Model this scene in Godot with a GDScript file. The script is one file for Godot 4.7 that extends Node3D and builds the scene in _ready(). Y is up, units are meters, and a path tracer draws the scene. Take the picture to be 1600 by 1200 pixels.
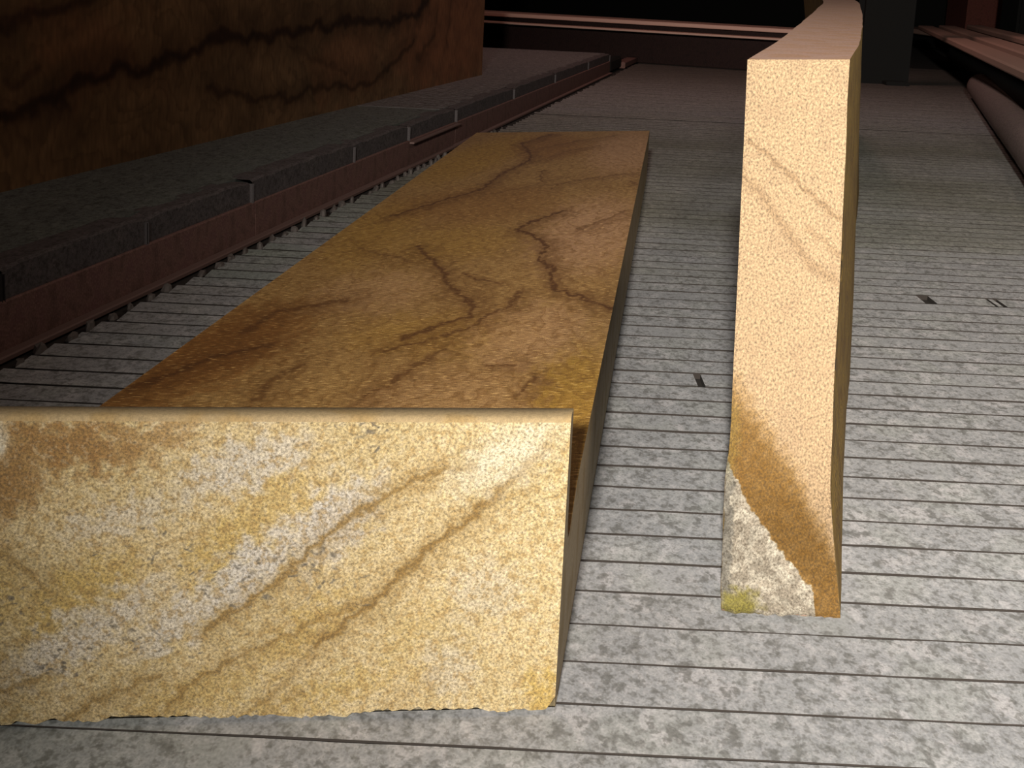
extends Node3D
# Night in a stone yard: two sandstone kerb stones on the slatted bed of a stone saw, lit by an added lamp in place of the camera flash.
# Units are metres, the top of the bed is y = 0.

const PITCH := 0.05895          # one slat of the bed
const Z0 := -0.8439             # a joint between two slats
const DECK := 0.088             # top of the raised bed on the left
var rng := RandomNumberGenerator.new()
var wob := FastNoiseLite.new()
var M := {}

# ------------------------------------------------------------------ mesh helpers
class MB:
	var st := SurfaceTool.new()
	func _init(group := -1) -> void:
		st.begin(Mesh.PRIMITIVE_TRIANGLES)
		st.set_smooth_group(group)
	func v(p: Vector3, uv: Vector2) -> void:
		st.set_uv(uv)
		st.add_vertex(p)
	func tri(a: Vector3, b: Vector3, c: Vector3, ua := Vector2.ZERO, ub := Vector2.ZERO, uc := Vector2.ZERO) -> void:
		v(a, ua); v(c, uc); v(b, ub)
	# a, b, c, d run counter-clockwise seen from outside
	func quad(a: Vector3, b: Vector3, c: Vector3, d: Vector3, ua := Vector2.ZERO, ub := Vector2.RIGHT, uc := Vector2.ONE, ud := Vector2.DOWN) -> void:
		tri(a, b, c, ua, ub, uc)
		tri(a, c, d, ua, uc, ud)
	# rows of points; columns run to the right, rows run upwards, seen from outside
	func grid(p: Array, uv: Array) -> void:
		for i in p.size() - 1:
			for j in p[i].size() - 1:
				quad(p[i][j], p[i][j + 1], p[i + 1][j + 1], p[i + 1][j], uv[i][j], uv[i][j + 1], uv[i + 1][j + 1], uv[i + 1][j])
	func commit(mesh: ArrayMesh, m: Material) -> ArrayMesh:
		st.generate_normals()
		st.generate_tangents()
		st.commit(mesh)
		mesh.surface_set_material(mesh.get_surface_count() - 1, m)
		return mesh

func mesh_of(mb: MB, m: Material) -> ArrayMesh:
	return mb.commit(ArrayMesh.new(), m)

func put(called: String, mesh: Mesh, parent: Node = self) -> MeshInstance3D:
	var o := MeshInstance3D.new()
	o.name = called
	o.mesh = mesh
	o.cast_shadow = GeometryInstance3D.SHADOW_CASTING_SETTING_ON
	parent.add_child(o, true)
	return o

func thing(called: String, label: String, category: String, group := "") -> Node3D:
	var o := Node3D.new()
	o.name = called
	add_child(o, true)
	tag(o, label, category, group)
	return o

func tag(o: Node, label: String, category := "", group := "", kind := "") -> void:
	o.set_meta("label", label)
	if category: o.set_meta("category", category)
	if group: o.set_meta("group", group)
	if kind: o.set_meta("kind", kind)

# a chamfered box along the axis a -> b (its bottom centre line), w wide, h high, uv in metres / u
func bar(mb: MB, a: Vector3, b: Vector3, w: float, h: float, c := 0.004, u := 0.3) -> void:
	var d := (b - a)
	var len_ := d.length()
	d /= len_
	var side := Vector3.UP.cross(d).normalized() * -1.0        # to the right when looking along d
	var up := side.cross(d).normalized()
	c = minf(c, minf(w, h) * 0.4)
	var hw := w * 0.5
	var prof := [Vector2(-hw + c, 0), Vector2(hw - c, 0), Vector2(hw, c), Vector2(hw, h - c), Vector2(hw - c, h), Vector2(-hw + c, h), Vector2(-hw, h - c), Vector2(-hw, c)]
	extrude(mb, prof, a, d, side, up, len_, u)

# a closed counter-clockwise profile (x to the right, y up, seen looking along d) carried along d
func extrude(mb: MB, prof: Array, a: Vector3, d: Vector3, side: Vector3, up: Vector3, len_: float, u := 0.3, steps := 1) -> void:
	var n := prof.size()
	var run := 0.0
	for i in n:
		var p: Vector2 = prof[i]
		var q: Vector2 = prof[(i + 1) % n]
		var l := p.distance_to(q)
		for k in steps:
			var s0 := len_ * k / steps
			var s1 := len_ * (k + 1) / steps
			var A := a + side * p.x + up * p.y + d * s0
			var B := a + side * q.x + up * q.y + d * s0
			mb.quad(B, A, A + d * (s1 - s0), B + d * (s1 - s0), Vector2(s0, run + l) / u, Vector2(s0, run) / u, Vector2(s1, run) / u, Vector2(s1, run + l) / u)
		run += l
	var poly := PackedVector2Array(prof)
	var idx := Geometry2D.triangulate_polygon(poly)
	for t in range(0, idx.size(), 3):
		var q: Array = [poly[idx[t]], poly[idx[t + 1]], poly[idx[t + 2]]]
		if (q[1] - q[0]).cross(q[2] - q[0]) < 0: q = [q[0], q[2], q[1]]
		var w: Array = q.map(func(e): return a + side * e.x + up * e.y)
		mb.tri(w[0], w[1], w[2], q[0] / u, q[1] / u, q[2] / u)
		var x: Vector3 = d * len_
		mb.tri(w[0] + x, w[2] + x, w[1] + x, q[0] / u, q[2] / u, q[1] / u)

func box(mb: MB, lo: Vector3, hi: Vector3, c := 0.003, u := 0.3) -> void:
	bar(mb, Vector3((lo.x + hi.x) / 2, lo.y, hi.z), Vector3((lo.x + hi.x) / 2, lo.y, lo.z), hi.x - lo.x, hi.y - lo.y, c, u)

# ------------------------------------------------------------------ texture helpers
func noise(freq: float, oct: int, sd: int, type := FastNoiseLite.TYPE_SIMPLEX_SMOOTH) -> FastNoiseLite:
	var n := FastNoiseLite.new()
	n.noise_type = type
	n.seed = sd
	n.frequency = freq
	n.fractal_octaves = oct
	if oct >= 5:
		n.fractal_gain = 0.62
		n.domain_warp_enabled = true
		n.domain_warp_amplitude = 0.35 / freq
		n.domain_warp_frequency = freq * 1.3
		n.domain_warp_fractal_type = FastNoiseLite.DOMAIN_WARP_FRACTAL_NONE
	n.fractal_type = FastNoiseLite.FRACTAL_FBM if oct > 1 else FastNoiseLite.FRACTAL_NONE
	return n

# noise bytes; sx, sy stretch the pattern
func nb(w: int, h: int, freq: float, oct: int, sd: int, sx := 1, sy := 1, seamless := false) -> PackedByteArray:
	var n := noise(freq, oct, sd)
	var im: Image = n.get_seamless_image(w / sx, h / sy) if seamless else n.get_image(w / sx, h / sy)
	if sx > 1 or sy > 1: im.resize(w, h, Image.INTERPOLATE_CUBIC)
	return im.get_data()

# a soft line through pts (x0, y0, x1, y1, ...) drawn into a mask, wandering with the noise bytes wa, wb
func stroke(mask: PackedFloat32Array, w: int, h: int, pts: Array, width: float, strength: float, wa: PackedByteArray, wb: PackedByteArray, amp: float) -> void:
	var r := width * 2.0 + amp
	for k in range(0, pts.size() - 2, 2):
		var a := Vector2(pts[k], pts[k + 1])
		var b := Vector2(pts[k + 2], pts[k + 3])
		var ab := b - a
		var l2 := maxf(ab.length_squared(), 0.01)
		for y in range(maxi(0, int(minf(a.y, b.y) - r)), mini(h, int(maxf(a.y, b.y) + r) + 1)):
			for x in range(maxi(0, int(minf(a.x, b.x) - r)), mini(w, int(maxf(a.x, b.x) + r) + 1)):
				var i := y * w + x
				var p := Vector2(x + (wa[i] - 128) * amp / 128.0, y + (wb[i] - 128) * amp / 128.0)
				var t := clampf((p - a).dot(ab) / l2, 0.0, 1.0)
				var d := p.distance_to(a + ab * t) / width
				if d < 2.0:
					var e := 1.0 - d * 0.5
					var m := strength * e * e * (3.0 - 2.0 * e)
					if m > mask[i]: mask[i] = m

func blob(mask: PackedFloat32Array, w: int, h: int, c: Vector2, rx: float, ry: float, turn: float, strength: float, wa: PackedByteArray, wb: PackedByteArray, amp: float) -> void:
	var r := maxf(rx, ry) + amp
	var cs := cos(turn)
	var sn := sin(turn)
	for y in range(maxi(0, int(c.y - r)), mini(h, int(c.y + r))):
		for x in range(maxi(0, int(c.x - r)), mini(w, int(c.x + r))):
			var i := y * w + x
			var dx := x - c.x + (wa[i] - 128) * amp / 128.0
			var dy := y - c.y + (wb[i] - 128) * amp / 128.0
			var p := (dx * cs + dy * sn) / rx
			var q := (dy * cs - dx * sn) / ry
			var d := p * p + q * q
			if d < 1.0:
				var m := strength * (1.0 - d) * (1.0 - d) * (1.0 + 2.0 * d)
				if m > mask[i]: mask[i] = m

func mask_of(w: int, h: int) -> PackedFloat32Array:
	var m := PackedFloat32Array()
	m.resize(w * h)
	return m

# layers: [mask, colour]; grains: [noise bytes, gain]
func paint(w: int, h: int, base: Color, layers: Array, grains: Array) -> Image:
	var out := PackedByteArray()
	out.resize(w * h * 3)
	var nl := layers.size()
	var ms := []
	var cs := []
	for l in layers:
		ms.append(l[0])
		cs.append(Vector3(l[1].r, l[1].g, l[1].b))
	var g0: PackedByteArray = grains[0][0]
	var g1: PackedByteArray = grains[1][0]
	var k0: float = grains[0][1] / 128.0
	var k1: float = grains[1][1] / 128.0
	var b := Vector3(base.r, base.g, base.b)
	for i in w * h:
		var c := b
		for l in nl:
			var m: float = ms[l][i]
			if m > 0.003: c = c.lerp(cs[l], m)
		c *= 255.0 * (1.0 + (g0[i] - 128) * k0 + (g1[i] - 128) * k1)
		out[i * 3] = clampi(int(c.x), 0, 255)
		out[i * 3 + 1] = clampi(int(c.y), 0, 255)
		out[i * 3 + 2] = clampi(int(c.z), 0, 255)
	return Image.create_from_data(w, h, false, Image.FORMAT_RGB8, out)

# a mask made of noise bytes between two thresholds
func veil(src: PackedByteArray, lo: float, hi: float, strength: float) -> PackedFloat32Array:
	var lut := PackedFloat32Array()
	lut.resize(256)
	for i in 256: lut[i] = strength * smoothstep(lo, hi, i / 255.0)
	var m := PackedFloat32Array()
	m.resize(src.size())
	for i in src.size(): m[i] = lut[src[i]]
	return m

# banding as iron-stained sandstone has it: saw-tooth contours of a smooth field, sharp on one side
func contours(src: PackedByteArray, fold: float, power: float, strength: float, wob_: PackedByteArray, amp: float) -> PackedFloat32Array:
	var m := PackedFloat32Array()
	m.resize(src.size())
	for i in src.size():
		var t := fposmod((src[i] + (wob_[i] - 128) * amp) / 255.0 * fold, 1.0)
		m[i] = strength * pow(t, power) * (1.0 - smoothstep(0.93, 1.0, t))
	return m

func scaled(pts: Array, kx: float, ky: float) -> Array:
	return range(pts.size()).map(func(i): return pts[i] * (kx if i % 2 == 0 else ky))

func normals(freq: float, oct: int, sd: int, bump: float, size := 512) -> Texture2D:
	var im := noise(freq, oct, sd).get_seamless_image(size, size)
	im.convert(Image.FORMAT_RGBA8)
	im.bump_map_to_normal_map(bump)
	return ImageTexture.create_from_image(im)

func mat(albedo: Color, rough: float, tex: Image = null, norm: Texture2D = null, nscale := 1.0) -> StandardMaterial3D:
	var m := StandardMaterial3D.new()
	m.albedo_color = albedo
	m.roughness = rough
	m.metallic_specular = 0.35
	if tex: m.albedo_texture = ImageTexture.create_from_image(tex)
	if norm:
		m.normal_enabled = true
		m.normal_texture = norm
		m.normal_scale = nscale
	return m

# ------------------------------------------------------------------ scene
func _ready() -> void:
	rng.seed = 7
	wob.seed = 11
	wob.frequency = 1.0
	setup_camera_and_light()
	make_materials()
	build_room()
	build_added_lamp()
	build_bed()
	build_deck()
	build_step_stone()
	build_curved_stone()
	build_dark_slab()
	build_far_end()

func setup_camera_and_light() -> void:
	var cam := Camera3D.new()
	cam.name = "camera"
	cam.fov = 26.99147
	cam.near = 0.02
	cam.far = 60.0
	cam.keep_aspect = Camera3D.KEEP_HEIGHT
	var pitch := deg_to_rad(14.17148)
	var roll := deg_to_rad(2.74809)
	var b := Basis(Vector3.RIGHT, -pitch) * Basis(Vector3.BACK, roll)
	cam.transform = Transform3D(b, Vector3(0, 0.4, 0))
	add_child(cam)
	cam.current = true

	var env := Environment.new()
	env.background_mode = Environment.BG_COLOR
	env.background_color = Color(0.004, 0.004, 0.004)
	env.tonemap_mode = Environment.TONE_MAPPER_LINEAR
	env.tonemap_exposure = 1.0
	env.sdfgi_enabled = true
	env.ssao_enabled = true
	env.ssil_enabled = true
	var we := WorldEnvironment.new()
	we.name = "world"
	we.environment = env
	add_child(we)

	# added lamp behind the camera, standing in for the flash
	var flash := SpotLight3D.new()
	flash.name = "added_lamp_light"
	flash.position = Vector3(-0.2, 0.904, 1.5)
	flash.light_color = Color(1.0, 0.98, 0.93)
	flash.light_energy = 41.0
	flash.light_size = 0.05
	flash.spot_angle = 27.5
	flash.spot_angle_attenuation = 1.0
	flash.spot_range = 40.0
	flash.spot_attenuation = 2.0
	flash.shadow_enabled = true
	add_child(flash)
	flash.look_at_from_position(flash.position, Vector3(1.6, 0.002, -3.1))

	# dim tubes under the shed roof; the near one is added as fill
	for q in [[Vector3(0.5, 2.66, -7.0), Color(1.0, 0.8, 0.74), 1.5], [Vector3(1.6, 2.66, -1.3), Color(1.0, 0.93, 0.84), 1.45]]:
		var area := AreaLight3D.new()
		area.name = "tube_light"
		area.position = q[0]
		area.rotation = Vector3(-PI / 2, 0, 0)
		area.area_size = Vector2(0.2, 1.5)
		area.light_color = q[1]
		area.light_energy = q[2]
		area.area_range = 40.0
		area.area_attenuation = 2.0
		area.shadow_enabled = true
		add_child(area, true)

func make_materials() -> void:
	var grain := normals(0.12, 5, 3, 2.2)
	var rough_grain := normals(0.06, 4, 4, 5.0)
	M.grain = grain
	# --- the bed: pale grey with dark smudges and pale scuffs
	var w := 1400
	var a := nb(w, w, 0.006, 4, 21, 1, 1, true)
	var d := nb(w, w, 0.03, 5, 22, 1, 1, true)
	var l := nb(w, w, 0.014, 5, 23, 1, 1, true)
	var f := nb(w, w, 0.2, 3, 24, 1, 1, true)
	var e := nb(w, w, 0.075, 5, 25, 1, 1, true)
	var bed := paint(w, w, Color(0.585, 0.585, 0.60), [
		[veil(a, 0.45, 0.8, 0.5), Color(0.55, 0.555, 0.545)],
		[veil(l, 0.62, 0.74, 0.6), Color(0.71, 0.695, 0.71)],
		[veil(d, 0.57, 0.70, 0.62), Color(0.38, 0.375, 0.37)], [veil(d, 0.40, 0.28, 0.4), Color(0.70, 0.69, 0.70)], [veil(e, 0.58, 0.72, 0.5), Color(0.40, 0.395, 0.39)], [veil(e, 0.40, 0.28, 0.4), Color(0.70, 0.69, 0.70)],
		[veil(f, 0.70, 0.85, 0.55), Color(0.33, 0.33, 0.32)],
	], [[f, 0.16], [a, 0.05]])
	M.slat = mat(Color.WHITE, 0.75, bed)
	M.slat.vertex_color_use_as_albedo = true
	M.deck_dark = mat(Color(0.66, 0.69, 0.66), 0.85, bed)
	M.deck_pale = mat(Color(0.75, 0.73, 0.72), 0.8, bed, rough_grain, 0.5)
	M.edging = mat(Color(0.58, 0.54, 0.54), 0.85, bed)
	M.mud = mat(Color(0.15, 0.13, 0.12), 0.95)
	M.grit = mat(Color(0.8, 0.78, 0.75), 0.6)
	M.grit_dull = mat(Color(0.36, 0.33, 0.32), 0.8)
	# --- sandstone without bands: the sawn sides and tops
	var s := 768
	var sa := nb(s, s, 0.008, 4, 31, 1, 1, true)
	var sf := nb(s, s, 0.1, 5, 32, 1, 1, true)
	var sg := nb(s, s, 0.5, 1, 33, 1, 1, true)
	var sand := paint(s, s, Color(0.63, 0.53, 0.40), [
		[veil(sa, 0.4, 0.75, 0.5), Color(0.60, 0.47, 0.29)],
		[veil(sf, 0.68, 0.85, 0.4), Color(0.42, 0.35, 0.26)],
	], [[sf, 0.14], [sg, 0.1]])
	M.sand = mat(Color.WHITE, 0.85, sand)
	M.lip = mat(Color(0.78, 0.80, 0.80), 0.85, sand)
	M.cap = mat(Color(1.0, 0.96, 1.13), 0.85, sand, grain, 0.3)
	var sawn := paint(s, s, Color(0.68, 0.625, 0.53), [
		[veil(sa, 0.45, 0.8, 0.5), Color(0.58, 0.50, 0.35)],
	], [[sf, 0.10], [sg, 0.06]])
	M.sawn = mat(Color.WHITE, 0.8, sawn, grain, 0.3)
	var wet_side := paint(s, s, Color(0.47, 0.37, 0.16), [
		[veil(sa, 0.45, 0.7, 0.7), Color(0.38, 0.28, 0.12)],
	], [[sf, 0.16], [sg, 0.1]])
	M.side = mat(Color.WHITE, 0.75, wet_side, rough_grain, 0.8)
	M.front = mat(Color(0.80, 0.815, 0.91), 0.85, front_image(), grain, 0.35)
	M.top = mat(Color.WHITE, 0.65, top_image())
	M.curved = mat(Color(0.735, 0.75, 0.87), 0.85, curved_image(), grain, 0.35)
	M.dark_slab = mat(Color.WHITE, 0.7, slab_image())
	M.broken = mat(Color.WHITE, 0.85, sand, rough_grain, 1.0)
	# --- steel
	var rn := nb(512, 512, 0.012, 5, 41, 1, 1, true)
	var rf := nb(512, 512, 0.15, 2, 42, 1, 1, true)
	var rust := paint(512, 512, Color(0.46, 0.34, 0.315), [
		[veil(rn, 0.5, 0.75, 0.7), Color(0.36, 0.255, 0.25)],
		[veil(rf, 0.75, 0.9, 0.5), Color(0.52, 0.41, 0.37)],
	], [[rn, 0.2], [rf, 0.15]])
	M.rust = mat(Color.WHITE, 0.8, rust)
	M.rust_dark = mat(Color(0.42, 0.36, 0.36), 0.75, rust, rough_grain, 0.6)
	M.steel_pale = mat(Color(0.76, 0.62, 0.57), 0.5)  # pale tone also stands in for grazing reflections on the far flanges
	M.steel_edge = mat(Color(0.42, 0.33, 0.31), 0.6)
	M.red_stone = mat(Color(0.85, 0.66, 0.62), 0.8, rust, grain, 0.6)
	M.black = mat(Color(0.055, 0.05, 0.048), 0.85)
	M.pipe = mat(Color(1.1, 1.3, 1.35), 0.7, rust, rough_grain, 0.5)
	M.wall = mat(Color(0.07, 0.065, 0.06), 0.95)
	M.lamp = mat(Color(0.9, 0.9, 0.88), 0.5)
	M.lamp.emission_enabled = true
	M.lamp.emission = Color(1.0, 0.8, 0.74)
	M.lamp.emission_energy_multiplier = 2.0
	M.lens = M.lamp.duplicate()
	M.lens.emission = Color(1.0, 0.98, 0.93)
	M.lamp_case = mat(Color(0.5, 0.5, 0.5), 0.5)

# the sawn near face of the step stone: ochre and grey with brown iron bands falling to the left
func front_image() -> Image:
	var w := 946
	var h := 478
	var wa := nb(w, h, 0.03, 4, 51)
	var wb := nb(w, h, 0.03, 4, 52)
	var fine := nb(w, h, 0.17, 5, 53)
	var pix := nb(w, h, 0.6, 1, 54)
	var big := nb(w, h, 0.006, 4, 55)
	var brown := mask_of(w, h)
	for s in [[[915, 35, 887, 67, 850, 107, 810, 147, 780, 170, 745, 202, 700, 245, 665, 285, 630, 312, 580, 352], 9, 0.85], [[580, 352, 505, 447, 470, 470], 7, 0.45],
		[[805, 72, 745, 82, 695, 107, 655, 137, 630, 145, 585, 187, 530, 247, 480, 282, 420, 327], 8, 0.75], [[675, 272, 495, 357, 400, 412, 360, 452], 7, 0.6],
		[[350, 397, 255, 442, 215, 467], 7, 0.6], [[190, 397, 105, 427, 80, 440], 7, 0.55], [[860, 20, 760, 60, 700, 95], 5, 0.3], [[560, 430, 500, 470], 7, 0.4],
		[[140, 205, 170, 230, 200, 260], 8, 0.5], [[80, 400, 130, 370], 9, 0.5], [[330, 470, 420, 400, 500, 330, 600, 240], 5, 0.25], [[690, 460, 760, 400], 9, 0.2]]:
		stroke(brown, w, h, s[0], s[1] * 0.75, minf(1.0, s[2] * 1.15), wa, wb, 9.0)
		stroke(brown, w, h, scaled(s[0], 1.0, 1.012), s[1] * 2.6, s[2] * 0.4, wa, wb, 16.0)
	var umber := mask_of(w, h)
	for s in [[230, 40, 150, 50, 0.1, 0.95], [130, 90, 110, 80, -0.5, 0.9], [70, 150, 90, 90, -0.8, 0.7], [330, 25, 120, 28, 0.0, 0.6]]:
		blob(umber, w, h, Vector2(s[0], s[1]), s[2], s[3], s[4], s[5], wa, wb, 28.0)
	var grey := mask_of(w, h)
	for s in [[600, 160, 120, 60, -0.8, 0.9], [480, 235, 150, 50, -0.75, 0.85], [470, 70, 140, 50, -0.4, 0.7], [300, 150, 120, 35, -0.3, 0.5], [240, 330, 190, 50, -0.6, 0.7], [380, 310, 110, 40, -0.7, 0.7], [830, 270, 80, 70, 0.0, 0.35], [780, 400, 60, 60, 0.0, 0.4]]:
		blob(grey, w, h, Vector2(s[0], s[1]), s[2], s[3], s[4], s[5], wa, wb, 30.0)
	var ochre := mask_of(w, h)
	for s in [[450, 190, 110, 50, -0.7, 0.7], [240, 270, 130, 60, -0.6, 0.75], [100, 260, 90, 80, 0.2, 0.6], [560, 330, 130, 35, -0.75, 0.6], [400, 430, 140, 40, -0.3, 0.5], [925, 440, 40, 50, 0.0, 0.9], [600, 430, 180, 30, -0.3, 0.5], [520, 120, 90, 40, -0.6, 0.5], [720, 330, 90, 30, -0.8, 0.3]]:
		blob(ochre, w, h, Vector2(s[0], s[1]), s[2], s[3], s[4], s[5], wa, wb, 30.0)
	var pale := mask_of(w, h)
	blob(pale, w, h, Vector2(100, 18), 66, 46, 0.5, 1.0, wa, wb, 12.0)
	blob(pale, w, h, Vector2(850, 60), 130, 60, -0.6, 0.5, wa, wb, 20.0)
	var speck := mask_of(w, h)
	var mott := nb(w, h, 0.045, 5, 56)
	for k in 15:
		var c := Vector2(rng.randf_range(60, 660), 0)
		c.y = clampf(460 - c.x * 0.55 + rng.randfn() * 70.0, 20, 460)
		for q in rng.randi_range(7, 16):
			var e := c + Vector2(rng.randfn() * 30.0, rng.randfn() * 14.0 - rng.randfn() * 8.0)
			blob(speck, w, h, e, rng.randf_range(3, 9), rng.randf_range(1.6, 3.4), rng.randf_range(-0.9, 0.6), rng.randf_range(0.35, 0.85), wa, wb, 5.0)
	return paint(w, h, Color(0.655, 0.57, 0.385), [
		[veil(big, 0.45, 0.75, 0.4), Color(0.60, 0.52, 0.33)],
		[ochre, Color(0.60, 0.49, 0.24)], [grey, Color(0.64, 0.605, 0.53)], [umber, Color(0.47, 0.34, 0.17)],
		[veil(mott, 0.54, 0.74, 0.45), Color(0.50, 0.385, 0.20)], [veil(mott, 0.42, 0.26, 0.35), Color(0.70, 0.635, 0.49)],
		[brown, Color(0.44, 0.335, 0.16)], [pale, Color(0.76, 0.73, 0.62)], [speck, Color(0.33, 0.30, 0.24)],
		[veil(fine, 0.62, 0.85, 0.55), Color(0.44, 0.37, 0.25)], [contours(big, 5.0, 5.0, 0.3, wa, 0.25), Color(0.50, 0.39, 0.20)],
	], [[fine, -0.32], [pix, 0.20]])

# the wet sawn top of the step stone; x across, y towards the far end
func top_image() -> Image:
	var w := 768
	var h := 2048
	var wa := nb(w, h, 0.03, 4, 61)
	var wb := nb(w, h, 0.02, 4, 62)
	var saw := nb(w, h, 0.4, 3, 63, 8, 1)          # saw marks run across
	var fine := nb(w, h, 0.4, 2, 64)
	var big := nb(w, h, 0.0035, 4, 65, 1, 1)
	var dark := mask_of(w, h)
	var lines := [
		[[221, 1506, 159, 1384, 213, 1250, 220, 1191, 186, 1085, 171, 948, 132, 895, 82, 823, 53, 778], 9, 0.9],
		[[516, 1072, 470, 1057, 400, 1028, 332, 985, 319, 942], 5, 0.5], [[272, 1098, 286, 1001], 6, 0.6],
		[[372, 801, 322, 737, 302, 698, 331, 678, 373, 623, 373, 558, 401, 527, 404, 492, 418, 453, 475, 415, 511, 392], 8, 0.9],
		[[159, 620, 201, 562, 239, 510, 256, 470, 278, 444, 312, 413, 318, 375, 286, 350, 253, 317], 9, 0.8],
		[[266, 516, 295, 488, 327, 474], 5, 0.7], [[367, 442, 367, 406, 344, 374, 331, 349, 297, 317, 241, 292], 8, 0.7],
		[[315, 291, 292, 257, 274, 213, 256, 193], 7, 0.6], [[374, 256, 408, 258], 5, 0.6], [[434, 225, 427, 196], 6, 0.6],
		[[149, 195, 145, 224, 159, 262], 10, 0.6], [[49, 338, 59, 390, 106, 411, 133, 425], 14, 0.7],
		[[5, 215, 27, 239, 49, 278, 98, 306], 14, 0.8], [[66, 615, 118, 586, 169, 558], 8, 0.4], [[413, 694, 444, 727, 500, 797], 7, 0.5],
		[[490, 1000, 512, 960], 8, 0.5], [[200, 1300, 300, 1400, 420, 1480], 10, 0.4], [[240, 1180, 300, 1290, 380, 1350], 8, 0.4], [[180, 900, 260, 960, 330, 1040], 8, 0.35]]
	for s in lines:
		var q := scaled(s[0], 1.5, 1.3333)
		stroke(dark, w, h, q, s[1] * 0.8, s[2], wa, wb, 10.0)
		stroke(dark, w, h, scaled(q, 1.02, 0.99), s[1] * 3.2, s[2] * 0.42, wa, wb, 30.0)
	var gold := mask_of(w, h)
	for s in [[490, 190, 60, 150, 0.2, 0.9], [60, 700, 90, 220, 0.15, 0.6], [90, 1250, 110, 330, -0.2, 0.8], [300, 330, 160, 70, 0.0, 0.5], [200, 640, 150, 120, 0.0, 0.5]]:
		blob(gold, w, h, Vector2(s[0] * 1.5, s[1] * 1.3333), s[2] * 1.5, s[3] * 1.3333, s[4], s[5], wa, wb, 30.0)
	var pink := mask_of(w, h)
	for s in [[440, 700, 130, 260, 0.0, 0.9], [460, 1300, 140, 330, 0.0, 0.9], [410, 330, 110, 110, 0.0, 0.6], [350, 180, 120, 110, 0.0, 0.35], [160, 450, 110, 90, 0.0, 0.45]]:
		blob(pink, w, h, Vector2(s[0] * 1.5, s[1] * 1.3333), s[2] * 1.5, s[3] * 1.3333, s[4], s[5], wa, wb, 40.0)
	var umber := mask_of(w, h)
	for s in [[40, 300, 110, 160, -0.3, 0.9], [250, 1350, 130, 200, 0.2, 0.55], [200, 850, 200, 170, 0.0, 0.4], [20, 200, 60, 120, 0.0, 0.7]]:
		blob(umber, w, h, Vector2(s[0] * 1.5, s[1] * 1.3333), s[2] * 1.5, s[3] * 1.3333, s[4], s[5], wa, wb, 40.0)
	return paint(w, h, Color(0.585, 0.45, 0.265), [
		[veil(big, 0.4, 0.8, 0.35), Color(0.50, 0.37, 0.21)],
		[gold, Color(0.60, 0.455, 0.19)], [pink, Color(0.665, 0.515, 0.385)], [umber, Color(0.47, 0.30, 0.13)],
		[contours(big, 6.0, 4.0, 0.5, wa, 0.12), Color(0.38, 0.245, 0.10)], [contours(big, 15.0, 3.0, 0.22, wb, 0.15), Color(0.40, 0.27, 0.12)],
		[dark, Color(0.29, 0.17, 0.065)], [veil(saw, 0.64, 0.82, 0.5), Color(0.84, 0.71, 0.48)], [veil(saw, 0.34, 0.18, 0.4), Color(0.33, 0.21, 0.08)],
	], [[saw, 0.2], [fine, 0.2]])

# the near face of the curved stone: pale ochre, brown below, a fresh pale break at the foot
func curved_image() -> Image:
	var w := 200
	var h := 920
	var wa := nb(w, h, 0.04, 4, 71)
	var wb := nb(w, h, 0.04, 4, 72)
	var fine := nb(w, h, 0.17, 5, 73)
	var pix := nb(w, h, 0.6, 1, 74)
	var big := nb(w, h, 0.012, 3, 75)
	var line := mask_of(w, h)
	for s in [[[12, 132, 46, 158, 90, 190, 136, 222, 196, 264], 4.5, 0.8], [[0, 190, 48, 232, 80, 268, 108, 302, 140, 338, 190, 364], 7, 0.55], [[132, 280, 196, 322], 5, 0.45], [[0, 205, 30, 215], 10, 0.4]]:
		stroke(line, w, h, s[0], s[1], s[2] * 0.75, wa, wb, 6.0)
	var brown := mask_of(w, h)
	var pale := mask_of(w, h)
	var cream := mask_of(w, h)
	for y in h:
		for x in w:
			var i := y * w + x
			var q := y + (wa[i] - 128) * 0.16
			var edge := 535.0 + x * 1.15 + maxf(0.0, x - 130.0) * 0.8
			brown[i] = 0.95 * smoothstep(-50.0, 45.0, q - edge) * (0.75 + wb[i] / 850.0)
			var lo: float = 0.0
			lo = lerpf(648.0, 872.0, pow(x / 158.0, 0.8)) if x < 158 else 9999.0
			q = y + (wb[i] - 128) * 0.06
			pale[i] = smoothstep(-3.0, 3.0, q - lo)
			if pale[i] > 0.0: cream[i] = pale[i] * 0.8 * smoothstep(0.45, 0.6, wa[i] / 255.0)
	var facet := mask_of(w, h)
	for y in range(660, h):
		for x in 20: facet[y * w + x] = 0.85 * pale[y * w + x] * (1.0 - smoothstep(13.0, 19.0, x + (wa[y * w + x] - 128) * 0.06))
	var moss := mask_of(w, h)
	blob(moss, w, h, Vector2(32, 898), 45, 38, 0.0, 0.95, wa, wb, 14.0)
	blob(moss, w, h, Vector2(0, 620), 26, 90, 0.0, 0.25, wa, wb, 10.0)
	return paint(w, h, Color(0.68, 0.56, 0.375), [
		[veil(big, 0.5, 0.8, 0.4), Color(0.62, 0.505, 0.34)],
		[line, Color(0.50, 0.39, 0.24)], [brown, Color(0.44, 0.305, 0.095)],
		[pale, Color(0.60, 0.545, 0.42)], [cream, Color(0.70, 0.65, 0.51)], [facet, Color(0.47, 0.44, 0.35)], [moss, Color(0.52, 0.47, 0.19)],
		[veil(fine, 0.64, 0.86, 0.5), Color(0.45, 0.36, 0.23)],
	], [[fine, -0.30], [pix, 0.18]])

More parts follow.
